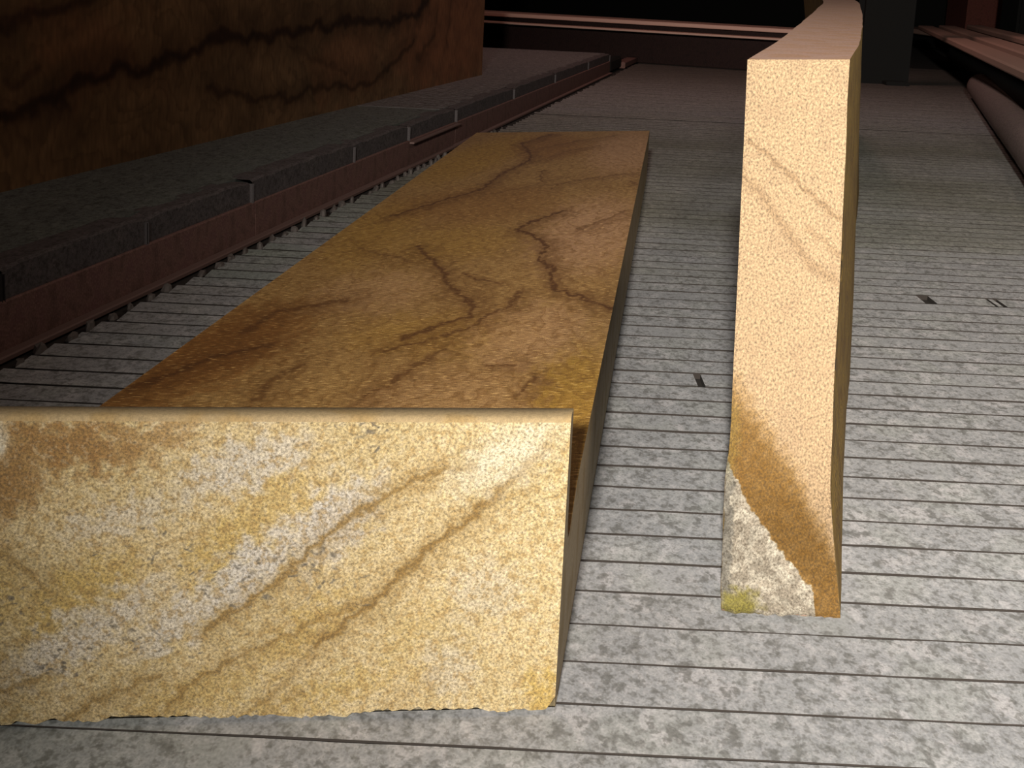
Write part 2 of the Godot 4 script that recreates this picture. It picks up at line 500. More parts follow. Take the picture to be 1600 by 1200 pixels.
# the face of the dark slab, with black wandering bands
func slab_image() -> Image:
	var w := 1024
	var h := 256
	var wa := nb(w, h, 0.03, 4, 81)
	var wb := nb(w, h, 0.03, 4, 82)
	var fine := nb(w, h, 0.3, 2, 83, 1, 4)
	var big := nb(w, h, 0.008, 4, 84)
	var dark := mask_of(w, h)
	for s in [[[200, 225, 235, 221, 257, 218, 276, 215, 294, 207, 321, 204, 351, 203, 387, 201, 409, 196, 432, 188, 465, 191, 505, 191, 561, 187, 632, 183, 715, 188, 796, 181, 822, 169, 840, 150], 6, 1.0],
		[[200, 180, 247, 176, 270, 171, 290, 168, 330, 150], 5, 0.8], [[416, 222, 474, 232, 531, 237, 585, 234, 647, 239, 703, 235, 741, 223, 790, 208], 4, 0.7],
		[[530, 199, 584, 214, 634, 225], 4, 0.4], [[235, 203, 248, 201, 262, 198], 4, 0.5], [[400, 120, 600, 140, 900, 100], 8, 0.7], [[860, 180, 850, 205, 800, 225], 5, 0.5], [[900, 170, 890, 210], 5, 0.35]]:
		stroke(dark, w, h, s[0], s[1] * 0.7, s[2] * 0.9, wa, wb, 6.0)
		stroke(dark, w, h, scaled(s[0], 1.0, 0.99), s[1] * 2.2, s[2] * 0.35, wa, wb, 10.0)
	var red := mask_of(w, h)
	for s in [[900, 200, 220, 90, 0.0, 0.9], [640, 215, 90, 40, 0.0, 0.5], [300, 190, 60, 30, 0.0, 0.4]]:
		blob(red, w, h, Vector2(s[0], s[1]), s[2], s[3], s[4], s[5], wa, wb, 20.0)
	return paint(w, h, Color(0.49, 0.37, 0.26), [
		[veil(big, 0.4, 0.8, 0.5), Color(0.41, 0.31, 0.215)], [contours(big, 6.0, 4.0, 0.4, wa, 0.2), Color(0.25, 0.17, 0.11)], [red, Color(0.56, 0.36, 0.25)], [dark, Color(0.17, 0.10, 0.055)],
	], [[fine, 0.13], [wa, 0.12]])

# ------------------------------------------------------------------ the shed
func build_room() -> void:
	var wm := {"wall_back": [Vector3(-6, -0.3, -16.3), Vector3(9, 3.2, -16)], "wall_front": [Vector3(-6, -0.3, 3), Vector3(9, 3.2, 3.3)],
		"wall_left": [Vector3(-6.3, -0.3, -16.3), Vector3(-6, 3.2, 3.3)], "wall_right": [Vector3(9, -0.3, -16.3), Vector3(9.3, 3.2, 3.3)]}
	var say := {"wall_back": "black back wall of the shed behind the saw bed", "wall_front": "dark shed wall behind the camera", "wall_left": "dark shed wall on the left", "wall_right": "dark shed wall on the right"}
	for k in wm:
		var mb := MB.new()
		box(mb, wm[k][0], wm[k][1], 0.01, 2.0)
		tag(put(k, mesh_of(mb, M.wall)), say[k], "wall", "", "structure")
	var mb := MB.new()
	box(mb, Vector3(-6.3, 3.2, -16.3), Vector3(9.3, 3.4, 3.3), 0.01, 2.0)
	tag(put("ceiling", mesh_of(mb, M.wall)), "dark ceiling of the shed", "ceiling", "", "structure")
	for q in [[Vector3(0.5, 0, -7.0), "dim white tube lamp under the ceiling above the far end of the bed"], [Vector3(1.6, 0, -1.3), "added dim fill tube under the ceiling above the curved stone"]]:
		var lamp := thing("tube_lamp", q[1], "lamp", "tube lamps under the ceiling")
		mb = MB.new()
		box(mb, q[0] + Vector3(-0.15, 2.72, -0.78), q[0] + Vector3(0.15, 3.2, 0.78), 0.02)
		put("case", mesh_of(mb, M.lamp_case), lamp)
		mb = MB.new()
		box(mb, q[0] + Vector3(-0.1, 2.68, -0.75), q[0] + Vector3(0.1, 2.719, 0.75), 0.01)
		put("tube", mesh_of(mb, M.lamp), lamp)

func build_added_lamp() -> void:  # added body for the light that replaces the flash, out of view
	var o := thing("added_lamp", "added unseen lamp on a black stand behind the camera in place of the flash", "lamp")
	var mb := MB.new()
	box(mb, Vector3(-0.42, 0.0, 1.6), Vector3(-0.08, 0.03, 1.94), 0.008)
	put("base", mesh_of(mb, M.black), o)
	mb = MB.new()
	box(mb, Vector3(-0.27, 0.03, 1.755), Vector3(-0.24, 0.86, 1.785), 0.004)
	put("pole", mesh_of(mb, M.black), o)
	var d := (Vector3(1.6, 0.002, -3.1) - Vector3(-0.2, 0.904, 1.5)).normalized()
	var side := d.cross(Vector3.UP).normalized()
	var up := side.cross(d)
	var a := Vector3(-0.2, 0.904, 1.5) - d * 0.24
	var ring := func(r): return range(20).map(func(i): return Vector2(cos(TAU * i / 20.0), sin(TAU * i / 20.0)) * r)
	mb = MB.new()
	extrude(mb, ring.call(0.07), a, d, side, up, 0.2)
	put("housing", mesh_of(mb, M.black), o)
	mb = MB.new()
	extrude(mb, ring.call(0.055), a + d * 0.2, d, side, up, 0.012)
	put("lens", mesh_of(mb, M.lens), o)

# ------------------------------------------------------------------ the slatted bed
func rail_x(z: float) -> float:             # the foot of the steel plate along the raised bed
	return -0.5273 + 0.153 * (-z - 1.617)

func slat_mesh(z_near: float, z_far: float, runs: Array, k: int) -> ArrayMesh:
	var top := MB.new()
	var side := MB.new()
	var g := 0.0009 if k < 3 else (0.0017 if k < 9 else 0.0024)
	for r in runs:
		var xs := [r[0]]
		var x: float = ceilf((r[0] + 0.004) / 0.04) * 0.04
		while x < r[1] - 0.004:
			xs.append(x)
			x += 0.04 if x < 1.6 else 0.3
		xs.append(r[1])
		var rows := [[], [], [], []]
		var uvs := [[], [], [], []]
		for e in xs:
			var ja := wob.get_noise_2d(e * 9.0, k * 13.7) * 0.0014 + maxf(0.0, wob.get_noise_2d(e * 40.0, k * 7.1 + 50.0) - 0.35) * 0.009
			var jb := wob.get_noise_2d(e * 9.0, k * 13.7 + 300.0) * 0.0014 + maxf(0.0, wob.get_noise_2d(e * 40.0, k * 7.1 + 90.0) - 0.35) * 0.009
			var y := wob.get_noise_2d(e * 3.0, k * 31.0) * 0.0005
			var zn := z_near - g - ja
			var zf := z_far + g + jb
			var q := [Vector3(e, -0.008, zn), Vector3(e, y - 0.0005, zn), Vector3(e, y, zn - 0.0005), Vector3(e, y, zf + 0.0006), Vector3(e, -0.008, zf)]
			for i in 4: rows[i].append(q[i] if i < 1 else q[i])
			rows[3][-1] = q[3]
			for i in 4: uvs[i].append(Vector2(rows[i][-1].x, rows[i][-1].z / 1.7) / 0.8 + Vector2(k * 0.137, k * 0.291))
			if e == xs[0]: rows.append([q[4]])
			else: rows[4].append(q[4])
		top.grid(rows.slice(2, 4), uvs.slice(2, 4))
		side.grid(rows.slice(0, 3), uvs.slice(0, 3))
		side.grid([rows[3], rows[4]], [uvs[3], uvs[3]])
		for end in [0, -1]:
			var p := [rows[0][end], rows[1][end], rows[2][end], rows[3][end], rows[4][end]]
			for i in 3:
				if end == 0: side.tri(p[0], p[i + 1], p[i + 2])
				else: side.tri(p[0], p[i + 2], p[i + 1])
	var m := ArrayMesh.new()
	# a green film of algae grows on the slats farther down the bed
	var arr := MB.new()
	arr.st = top.st
	m = top.commit(m, M.slat)
	m = side.commit(m, M.mud)
	return m

func build_bed() -> void:
	var mb := MB.new()
	box(mb, Vector3(-6, -0.3, -16), Vector3(9, -0.0065, 3), 0.001, 1.0)
	var floor_ := put("floor", mesh_of(mb, M.mud))
	tag(floor_, "grey saw bed of narrow transverse slats with dark joints", "floor", "", "structure")
	var far := MB.new(0)
	var far_side := MB.new()
	for k in range(-8, 150):
		var zn := Z0 - PITCH * k
		var zf := zn - PITCH
		if k == 70: zf += 0.016                       # the wide joint between two lengths of bed
		var x0 := rail_x((zn + zf) / 2) + 0.035 + rng.randf_range(-0.006, 0.006)
		var runs := [[x0, 3.6]]
		if k == 22: runs = [[x0, 0.556], [0.5725, 0.652], [0.656, 0.6625], [0.6685, 3.6]]
		if k == 13: runs = [[x0, 0.193], [0.201, 3.6]]
		var m := slat_mesh(zn, zf, runs, k)
		if k < 78:
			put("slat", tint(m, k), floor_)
		else:
			var st := SurfaceTool.new()
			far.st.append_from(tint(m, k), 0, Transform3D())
			far_side.st.append_from(m, 1, Transform3D())
	var am := ArrayMesh.new()
	far.st.commit(am)
	am.surface_set_material(0, M.slat)
	far_side.st.commit(am)
	am.surface_set_material(1, M.mud)
	var o := put("distant_slats", am, floor_)
	o.set_meta("kind", "stuff")

# vertex colours: each slat has its own tone, greener where algae grows in damp patches
func tint(m: ArrayMesh, k: int) -> ArrayMesh:
	var out := ArrayMesh.new()
	for s in m.get_surface_count():
		var a := m.surface_get_arrays(s)
		if s == 0:
			var tone := 1.0 + rng.randf_range(-0.07, 0.05)
			var cols := PackedColorArray()
			for p in a[Mesh.ARRAY_VERTEX]:
				var damp := clampf(smoothstep(-2.0, -3.0, p.z) * 0.75 + wob.get_noise_2d(p.x * 1.5, p.z * 1.5) * 0.5 * smoothstep(-0.8, -1.6, p.z), 0.0, 1.0)
				damp *= 1.0 - 0.6 * smoothstep(-4.6, -5.4, p.z)
				# lamp falloff evened in the tone: nearest slats dark and wet, middle ones paler
				var falloff_tone := lerpf(0.82, 1.2, smoothstep(-0.85, -1.25, p.z))
				var c := Color(falloff_tone, falloff_tone, falloff_tone).lerp(Color(0.70, 0.70, 0.58), damp) * tone
				c = c.lerp(c * Color(0.86, 0.96, 0.90), smoothstep(-0.1, -0.4, p.x))
				# the last length of bed turns rusty brown and darker towards the end beam
				cols.append(c.lerp(Color(0.36, 0.31, 0.26), 0.9 * smoothstep(-5.0, -8.0, p.z)))
			a[Mesh.ARRAY_COLOR] = cols
		out.add_surface_from_arrays(Mesh.PRIMITIVE_TRIANGLES, a)
		out.surface_set_material(s, m.surface_get_material(s))
	return out

# ------------------------------------------------------------------ the raised bed on the left
func build_deck() -> void:
	var deck := thing("raised_bed", "raised concrete bed with a long rusty steel plate along its edge", "platform")
	var d := Vector3(0.153, 0, -1).normalized()
	var side := Vector3(-d.z, 0, d.x)                # to the right, towards the slats
	var start := Vector3(rail_x(-0.4), 0, -0.4)
	var length := 7.25
	# decks: dark and damp in front, pale and dry behind a seam; shallow ribs run across
	for part in [[-0.4, -3.9, M.deck_dark], [-3.908, -7.6, M.deck_pale]]:
		var mb := MB.new()
		var za: float = part[0]
		var zb: float = part[1]
		mb.quad(Vector3(-4, DECK, za), Vector3(rail_x(za) - 0.03, DECK, za), Vector3(rail_x(zb) - 0.03, DECK, zb), Vector3(-4, DECK, zb), Vector2(-4, za / 2.2) / 0.8, Vector2(rail_x(za), za / 2.2) / 0.8, Vector2(rail_x(zb), zb / 2.2) / 0.8, Vector2(-4, zb / 2.2) / 0.8)
		mb.quad(Vector3(-4, 0, za), Vector3(rail_x(za) - 0.03, 0, za), Vector3(rail_x(za) - 0.03, DECK, za), Vector3(-4, DECK, za))
		mb.quad(Vector3(rail_x(zb) - 0.03, 0, zb), Vector3(-4, 0, zb), Vector3(-4, DECK, zb), Vector3(rail_x(zb) - 0.03, DECK, zb))
		mb.quad(Vector3(rail_x(za) - 0.03, 0, za), Vector3(rail_x(zb) - 0.03, 0, zb), Vector3(rail_x(zb) - 0.03, DECK, zb), Vector3(rail_x(za) - 0.03, DECK, za))
		put("concrete_deck", mesh_of(mb, part[2]), deck)
	# edging blocks along the top of the plate
	var cuts := [0.0, 0.62, 1.23, 1.62, 2.04, 2.64, 3.1, 3.62, 4.5, 5.4, 6.4, 7.25]
	for i in cuts.size() - 1:
		if cuts[i + 1] - cuts[i] < 0.1: continue
		var mb := MB.new()
		var a: Vector3 = start + d * (cuts[i] + 0.003)
		var n: int = maxi(1, int((cuts[i + 1] - cuts[i]) / 0.05))
		var sunk := 0.008 if cuts[i + 1] - cuts[i] < 0.1 else rng.randf_range(-0.001, 0.002)
		var st: float = (cuts[i + 1] - cuts[i] - 0.006) / n
		for k in n:
			var j0 := wob.get_noise_1d((cuts[i] + st * k) * 30.0) * 0.004 - sunk
			var j1 := wob.get_noise_1d((cuts[i] + st * (k + 1)) * 30.0) * 0.004 - sunk
			if k == 0: j0 -= 0.003
			if k == n - 1: j1 -= 0.003
			var p0: Vector3 = a + d * st * k
			var p1: Vector3 = a + d * st * (k + 1)
			var o := side * (-0.004 - sunk)
			var top0 := Vector3.UP * (DECK + 0.001 + j0)
			var top1 := Vector3.UP * (DECK + 0.001 + j1)
			var ins := side * -0.004
			mb.quad(p0 + o + Vector3.UP * 0.05, p1 + o + Vector3.UP * 0.05, p1 + o + top1 - Vector3.UP * 0.003, p0 + o + top0 - Vector3.UP * 0.003, Vector2(p0.z, 0), Vector2(p1.z, 0), Vector2(p1.z, 0.05), Vector2(p0.z, 0.05))
			mb.quad(p0 + o + top0 - Vector3.UP * 0.003, p1 + o + top1 - Vector3.UP * 0.003, p1 + o + top1 + ins, p0 + o + top0 + ins, Vector2(p0.z, 0.05), Vector2(p1.z, 0.05), Vector2(p1.z, 0.07), Vector2(p0.z, 0.07))
			mb.quad(p0 + o + top0 + ins, p1 + o + top1 + ins, p1 + top1 - side * 0.04, p0 + top0 - side * 0.04, Vector2(p0.z, 0.07), Vector2(p1.z, 0.07), Vector2(p1.z, 0.12), Vector2(p0.z, 0.12))
		var e: Vector3 = start + d * (cuts[i + 1] - 0.003)
		var low := Vector3.UP * 0.05
		var hi := Vector3.UP * (DECK - 0.006)
		mb.quad(e + low, e + low - side * 0.04, e + hi - side * 0.04, e + hi)
		mb.quad(a + low - side * 0.04, a + low, a + hi, a + hi - side * 0.04)
		put("edging_block", mesh_of(mb, M.edging), deck)
	# steel plate in lengths, its foot flange and a welded strip
	for r in [[0.0, 2.05], [2.052, 3.6], [3.602, 7.25]]:
		var mb := MB.new()
		bar(mb, start + d * r[0] - side * 0.004, start + d * r[1] - side * 0.004, 0.008, 0.054, 0.0015)
		put("steel_plate", mesh_of(mb, M.rust), deck)
	var fl := MB.new()
	bar(fl, start + side * 0.007 - Vector3.UP * 0.004, start + d * length + side * 0.007 - Vector3.UP * 0.004, 0.014, 0.007, 0.0015)
	put("foot_flange", mesh_of(fl, M.steel_edge), deck)
	var ws := MB.new()
	bar(ws, start + d * 3.1 + side * 0.004 + Vector3.UP * 0.047, start + d * 3.62 + side * 0.004 + Vector3.UP * 0.047, 0.012, 0.004, 0.001)
	put("welded_strip", mesh_of(ws, M.steel_edge), deck)
	# an end piece where the bed stops
	var ep := MB.new()
	bar(ep, start + d * length + side * -0.02, start + d * (length + 0.5) + side * -0.02, 0.05, 0.06, 0.01)
	put("end_shoe", mesh_of(ep, M.black), deck)
	var er := MB.new()
	bar(er, start + d * (length + 0.5), start + d * (length + 1.7), 0.05, 0.03, 0.004)
	put("end_rail", mesh_of(er, M.rust), deck)
	# crumbs of mortar stuck where the slats end
	for k in range(4, 62):
		var z := Z0 - PITCH * (k + 0.45)
		if rng.randf() < 0.12: continue
		var mb := MB.new()
		var p := Vector3(rail_x(z) + 0.031 + rng.randf_range(-0.004, 0.004), -0.002, z)
		lump(mb, p, Vector3(rng.randf_range(0.004, 0.007), rng.randf_range(0.006, 0.011), rng.randf_range(0.008, 0.02)), k)
		put("mortar_crumb", mesh_of(mb, M.grit_dull), deck)

func lump(mb: MB, c: Vector3, r: Vector3, sd: int) -> void:
	var rows := []
	var uvs := []
	for i in 5:
		var row := []
		var uv := []
		for j in 8:
			var th := PI * (i / 4.0 - 0.5)
			var ph := TAU * (j % 7) / 7.0
			var n := Vector3(cos(th) * cos(ph), sin(th), -cos(th) * sin(ph))
			row.append(c + n * r * (1.0 + 0.5 * wob.get_noise_3d(n.x * 2.0 + sd, n.y * 2.0, n.z * 2.0)))
			uv.append(Vector2(j, i) / 7.0)
		rows.append(row)
		uvs.append(uv)
	mb.grid(rows, uvs)

# ------------------------------------------------------------------ the step stone: a long flat slab with a raised lip at its near end
func build_step_stone() -> void:
	var FL := Vector2(-0.31, -0.7727)
	var FR := Vector2(0.0327, -0.8301)
	var BL := Vector2(-0.0941, -3.216)
	var BR := Vector2(0.2676, -3.448)
	var at := func(s: float, t: float, y: float) -> Vector3:
		var p := FL.lerp(FR, s).lerp(BL.lerp(BR, s), t)
		return Vector3(p.x, y, p.y)
	var len_ := 2.62
	# (distance behind the near face, height)
	var prof := [[0.0012, 0.1722], [0.004, 0.1735], [0.019, 0.1735], [0.0215, 0.172], [0.024, 0.15], [0.027, 0.12], [0.032, 0.1], [0.042, 0.09], [0.06, 0.0885], [0.085, 0.094], [0.115, 0.0992], [0.15, 0.101]]
	var t0 := 0.15
	for k in range(1, 25): prof.append([t0 + (len_ - t0) * pow(k / 24.0, 1.4), 0.101])
	var mesh := ArrayMesh.new()
	var nx := 28
	var jag := func(s: float) -> float:
		var b := 0.0035 + 0.0035 * wob.get_noise_1d(s * 9.0 + 3.0) + 0.0022 * wob.get_noise_1d(s * 60.0) + 0.0012 * wob.get_noise_1d(s * 160.0)
		return maxf(0.0006, b + 0.007 * smoothstep(0.985, 1.0, s))
	# near face
	var mb := MB.new(0)
	var rows := []
	var uvs := []
	var heights := [0.0, 0.01, 0.03, 0.06, 0.1, 0.14, 0.165, 0.1705]
	for h in heights:
		var row := []
		var uv := []
		for j in 141:
			var s: float = j / 140.0
			var y: float = jag.call(s) if h == 0.0 else maxf(h, jag.call(s) + 0.001)
			var p: Vector3 = at.call(s, 0.0, y)
			row.append(p)
			uv.append(Vector2(s, 1.0 - y / 0.1722))
		rows.append(row)
		uvs.append(uv)
	mb.grid(rows, uvs)
	mesh = mb.commit(mesh, M.front)
	# lip and sunken back of the lip, then the long top
	for piece in [[0, 3, M.lip, 0], [3, prof.size() - 1, M.top, 0]]:
		mb = MB.new(piece[3])
		rows = []
		uvs = []
		if piece[0] == 0:
			rows.append(rows_at(at, 0.0, 0.1705, nx))
			uvs.append(range(nx + 1).map(func(j): return Vector2(j / float(nx) * 1.2, 0.0)))
		for k in range(piece[0], piece[1] + 1):
			var t: float = prof[k][0] / len_
			rows.append(rows_at(at, t, prof[k][1], nx))
			var vv: float = t if piece[0] > 0 else prof[k][0] / 0.3
			uvs.append(range(nx + 1).map(func(j): return Vector2(j / float(nx) * (1.0 if piece[0] > 0 else 1.2), vv)))
		mb.grid(rows, uvs)
		mesh = mb.commit(mesh, piece[2])
	# sides, far end, underside
	mb = MB.new(0)
	for s in [1.0, 0.0]:
		rows = [[], [], [], []]
		uvs = [[], [], [], []]
		var pr := [[0.0, 0.1705]] + prof
		for q in pr:
			for i in 4:
				var base := maxf(0.0006, 0.002 + 0.002 * wob.get_noise_1d(q[0] * 40.0 + s * 9.0))
				if q[0] == 0.0: base = jag.call(s)
				var y: float = [base, 0.03, 0.06, q[1]][i]
				rows[i].append(at.call(s, q[0] / len_, y))
				uvs[i].append(Vector2(q[0], y) / 0.35)
		if s == 0.0:
			for i in 4:
				rows[i].reverse()
				uvs[i].reverse()
		mb.grid(rows, uvs)
	mb.quad(at.call(1, 1, 0.0006), at.call(0, 1, 0.0006), at.call(0, 1, 0.101), at.call(1, 1, 0.101))
	mb.quad(at.call(0, 1, 0.0006), at.call(1, 1, 0.0006), at.call(1, 0.003, 0.0006), at.call(0, 0.003, 0.0006))
	mb.quad(at.call(0, 0.003, 0.0006), at.call(1, 0.003, 0.0006), at.call(1, 0.0, 0.004), at.call(0, 0.0, 0.004))
	mesh = mb.commit(mesh, M.sawn)
	tag(put("step_stone", mesh), "long flat sandstone slab with a raised ochre lip at its near end", "stone")

func rows_at(at: Callable, t: float, y: float, nx: int) -> Array:
	return range(nx + 1).map(func(j): return at.call(j / float(nx), t, y))

# ------------------------------------------------------------------ the curved stone standing on edge
func build_curved_stone() -> void:
	# rows of the near face from the top: v, left point, right point
	var R := [
		[0.0, Vector3(0.1594, 0.3517, -1.1851), Vector3(0.2336, 0.3552, -1.186)],
		[0.0766, Vector3(0.1595, 0.3215, -1.1775), Vector3(0.2332, 0.325, -1.1783)],
		[0.1531, Vector3(0.1596, 0.2913, -1.1698), Vector3(0.2338, 0.2948, -1.1707)],
		[0.2709, Vector3(0.1596, 0.2449, -1.1581), Vector3(0.2338, 0.2484, -1.159)],
		[0.4, Vector3(0.1598, 0.194, -1.1453), Vector3(0.234, 0.1974, -1.1461)],
		[0.5566, Vector3(0.1604, 0.1311, -1.1335), Vector3(0.2341, 0.1345, -1.1344)],
		[0.656, Vector3(0.16, 0.0917, -1.119), Vector3(0.2338, 0.0952, -1.1198)],
		[0.7566, Vector3(0.1564, 0.0591, -1.0933), Vector3(0.2307, 0.0626, -1.0942)],
		[0.816, Vector3(0.1539, 0.0419, -1.068), Vector3(0.2288, 0.0454, -1.0688)],
		[0.8766, Vector3(0.1506, 0.0276, -1.0375), Vector3(0.2264, 0.0312, -1.0384)],
		[0.936, Vector3(0.1474, 0.0142, -1.0091), Vector3(0.2246, 0.0178, -1.01)],
		[1.0, Vector3(0.1455, 0.0014, -0.9854), Vector3(0.2234, 0.0028, -0.9864)]]
	var face := func(u: float, v: float) -> Vector3:
		var i := 0
		while i < R.size() - 2 and v > R[i + 1][0]: i += 1
		var k: float = clampf((v - R[i][0]) / (R[i + 1][0] - R[i][0]), 0.0, 1.0)
		var i0 := maxi(i - 1, 0)
		var i3 := mini(i + 2, R.size() - 1)
		var a: Vector3 = R[i][1].cubic_interpolate(R[i + 1][1], R[i0][1], R[i3][1], k)
		var b: Vector3 = R[i][2].cubic_interpolate(R[i + 1][2], R[i0][2], R[i3][2], k)
		var p := a.lerp(b, u)
		# the break at the foot: the skin is off, the stone below is rugged
		var x := u * 200.0
		var y := v * 920.0
		if x < 158.0:
			var lo := lerpf(648.0, 872.0, pow(maxf(x, 0.0) / 158.0, 0.8)) + wob.get_noise_2d(x * 0.12, y * 0.05) * 12.0
			var depth := smoothstep(0.0, 14.0, y - lo)
			if depth > 0.0:
				var rough := wob.get_noise_2d(x * 0.035, y * 0.012) * 0.006 + wob.get_noise_2d(x * 0.1 + 40.0, y * 0.06) * 0.0025 + absf(wob.get_noise_2d(x * 0.02 + 9.0, y * 0.008)) * 0.005
				p += Vector3(0, -0.35, -1).normalized() * depth * (0.004 + rough) * smoothstep(0.0, 0.08, 1.0 - v + 0.02)
				p.y = maxf(p.y, 0.001)
		if x < 18.0 and y > 640.0: p.z -= (18.0 - x) / 18.0 * 0.005 * smoothstep(640.0, 700.0, y)
		# the broken bottom edge stands a little clear of the bed
		p.y = maxf(p.y, 0.0014 + 0.0035 * absf(wob.get_noise_1d(x * 0.03 + 5.0)) + 0.0025 * absf(wob.get_noise_1d(x * 0.17)))
		return p
	var mesh := ArrayMesh.new()
	var mb := MB.new(0)
	var rows := []
	var uvs := []
	var nu := 36
	var nv := 150
	for i in nv + 1:
		var v := 1.0 - i / float(nv)
		var row := []
		var uv := []
		for j in nu + 1:
			var u := j / float(nu)
			row.append(face.call(u, v))
			uv.append(Vector2(u, v))
		rows.append(row)
		uvs.append(uv)
	mb.grid(rows, uvs)
	mesh = mb.commit(mesh, M.curved)
	# stations behind the face: top left, top right, foot right, foot left
	var S := [
		[Vector3(0.2377, 0.3575, -1.5471), Vector3(0.3121, 0.3579, -1.5468), Vector3(0.3162, 0.0, -1.4564)],
		[Vector3(0.2894, 0.3621, -1.7976), Vector3(0.3638, 0.3621, -1.7977), Vector3(0.3692, 0.0, -1.7062)],
		[Vector3(0.3749, 0.3692, -2.2197), Vector3(0.4493, 0.3685, -2.2195), Vector3(0.4543, 0.0, -2.1265)],
		[Vector3(0.4898, 0.3766, -2.8112), Vector3(0.5641, 0.379, -2.8118), Vector3(0.5729, 0.0, -2.7161)],
		[Vector3(0.6771, 0.3875, -3.8281), Vector3(0.7513, 0.3909, -3.829), Vector3(0.777, 0.0, -3.7303)],
		[Vector3(0.85, 0.404, -5.1585), Vector3(0.925, 0.407, -5.1592), Vector3(0.985, 0.0, -5.1)]]
	var n := 15
	for s in [1, 0]:
		mb = MB.new(0)
		rows = []
		uvs = []
		for i in n + 1:
			var v := 1.0 - i / float(n)
			var p0: Vector3 = face.call(float(s), v)
			var row := [p0]
			var uv := [Vector2(0, p0.y / 0.3)]
			var ctrl := [p0]
			for q in S:
				var top: Vector3 = q[s]
				var foot: Vector3 = q[2] + (q[0] - q[1] if s == 0 else Vector3.ZERO)
				foot.y = 0.0015
				ctrl.append(foot.lerp(top, 1.0 - v))
			for k in ctrl.size() - 1:
				for e in range(1, 7):
					var p: Vector3 = ctrl[k].cubic_interpolate(ctrl[k + 1], ctrl[maxi(k - 1, 0)], ctrl[mini(k + 2, ctrl.size() - 1)], e / 6.0)
					p.x += wob.get_noise_2d(p.z * 25.0, p.y * 25.0) * 0.0012
					p.y = maxf(p.y, 0.0006)
					row.append(p)
					uv.append(Vector2(-p.z - 1.18, p.y) / 0.3)
			if s == 0:
				row.reverse()
				uv.reverse()
			rows.append(row)
			uvs.append(uv)
		mb.grid(rows, uvs)
		mesh = mb.commit(mesh, M.side)
		if s == 1: M.right_rows = rows
		else: M.left_rows = rows
	var rr: Array = M.right_rows
	var lr: Array = M.left_rows
	var m: int = rr[0].size()
	# top
	mb = MB.new(0)
	rows = []
	uvs = []
	for k in m:
		var a: Vector3 = lr[n][m - 1 - k]
		var b: Vector3 = rr[n][k]
		rows.append([a, a.lerp(b, 0.33), a.lerp(b, 0.67), b])
		uvs.append([0.0, 0.33, 0.67, 1.0].map(func(f): return Vector2(f * 0.25, -a.z / 0.3)))
	mb.grid(rows, uvs)
	# far end and underside
	for i in n: mb.quad(rr[i][m - 1], lr[i][0], lr[i + 1][0], rr[i + 1][m - 1])
	for k in m - 1: mb.quad(rr[0][k], lr[0][m - 1 - k], lr[0][m - 2 - k], rr[0][k + 1])
	mesh = mb.commit(mesh, M.cap)
	tag(put("curved_kerb_stone", mesh), "tall narrow curved sandstone kerb on edge with a broken pale foot", "stone")

# ------------------------------------------------------------------ the dark slab on the raised bed
func build_dark_slab() -> void:
	var d := Vector3(0.171, 0, -1).normalized()
	var side := Vector3(-d.z, 0, d.x)
	var a := Vector3(-0.7056 - 0.171 * 0.958, DECK - 0.001, -1.2)
	var L := 4.27
	var H := 0.72
	var T := 0.35
	var mb := MB.new(0)
	var rows := []
	var uvs := []
	for i in 13:
		var row := []
		var uv := []
		for j in 61:
			var p := a + d * (L * j / 60.0) + Vector3.UP * (H * i / 12.0)
			p += side * wob.get_noise_2d(j * 0.9, i * 1.3) * 0.0015
			row.append(p)
			uv.append(Vector2(j / 60.0, 1.0 - i / 12.0))
		rows.append(row)
		uvs.append(uv)
	mb.grid(rows, uvs)
	var mesh := mb.commit(ArrayMesh.new(), M.dark_slab)
	mb = MB.new()
	var b := a + d * L
	var o := side * -T
	var up := Vector3.UP * H
	mb.quad(b, b + o, b + o + up, b + up)
	mb.quad(a + o, a, a + up, a + o + up)
	mb.quad(b + o, a + o, a + o + up, b + o + up)
	mb.quad(a + up, b + up, b + o + up, a + o + up)
	mb.quad(a + o, b + o, b, a)
	mesh = mb.commit(mesh, M.dark_slab)
	tag(put("sandstone_slab", mesh), "tall dark brown sandstone slab with black wavy bands on the raised bed", "stone")

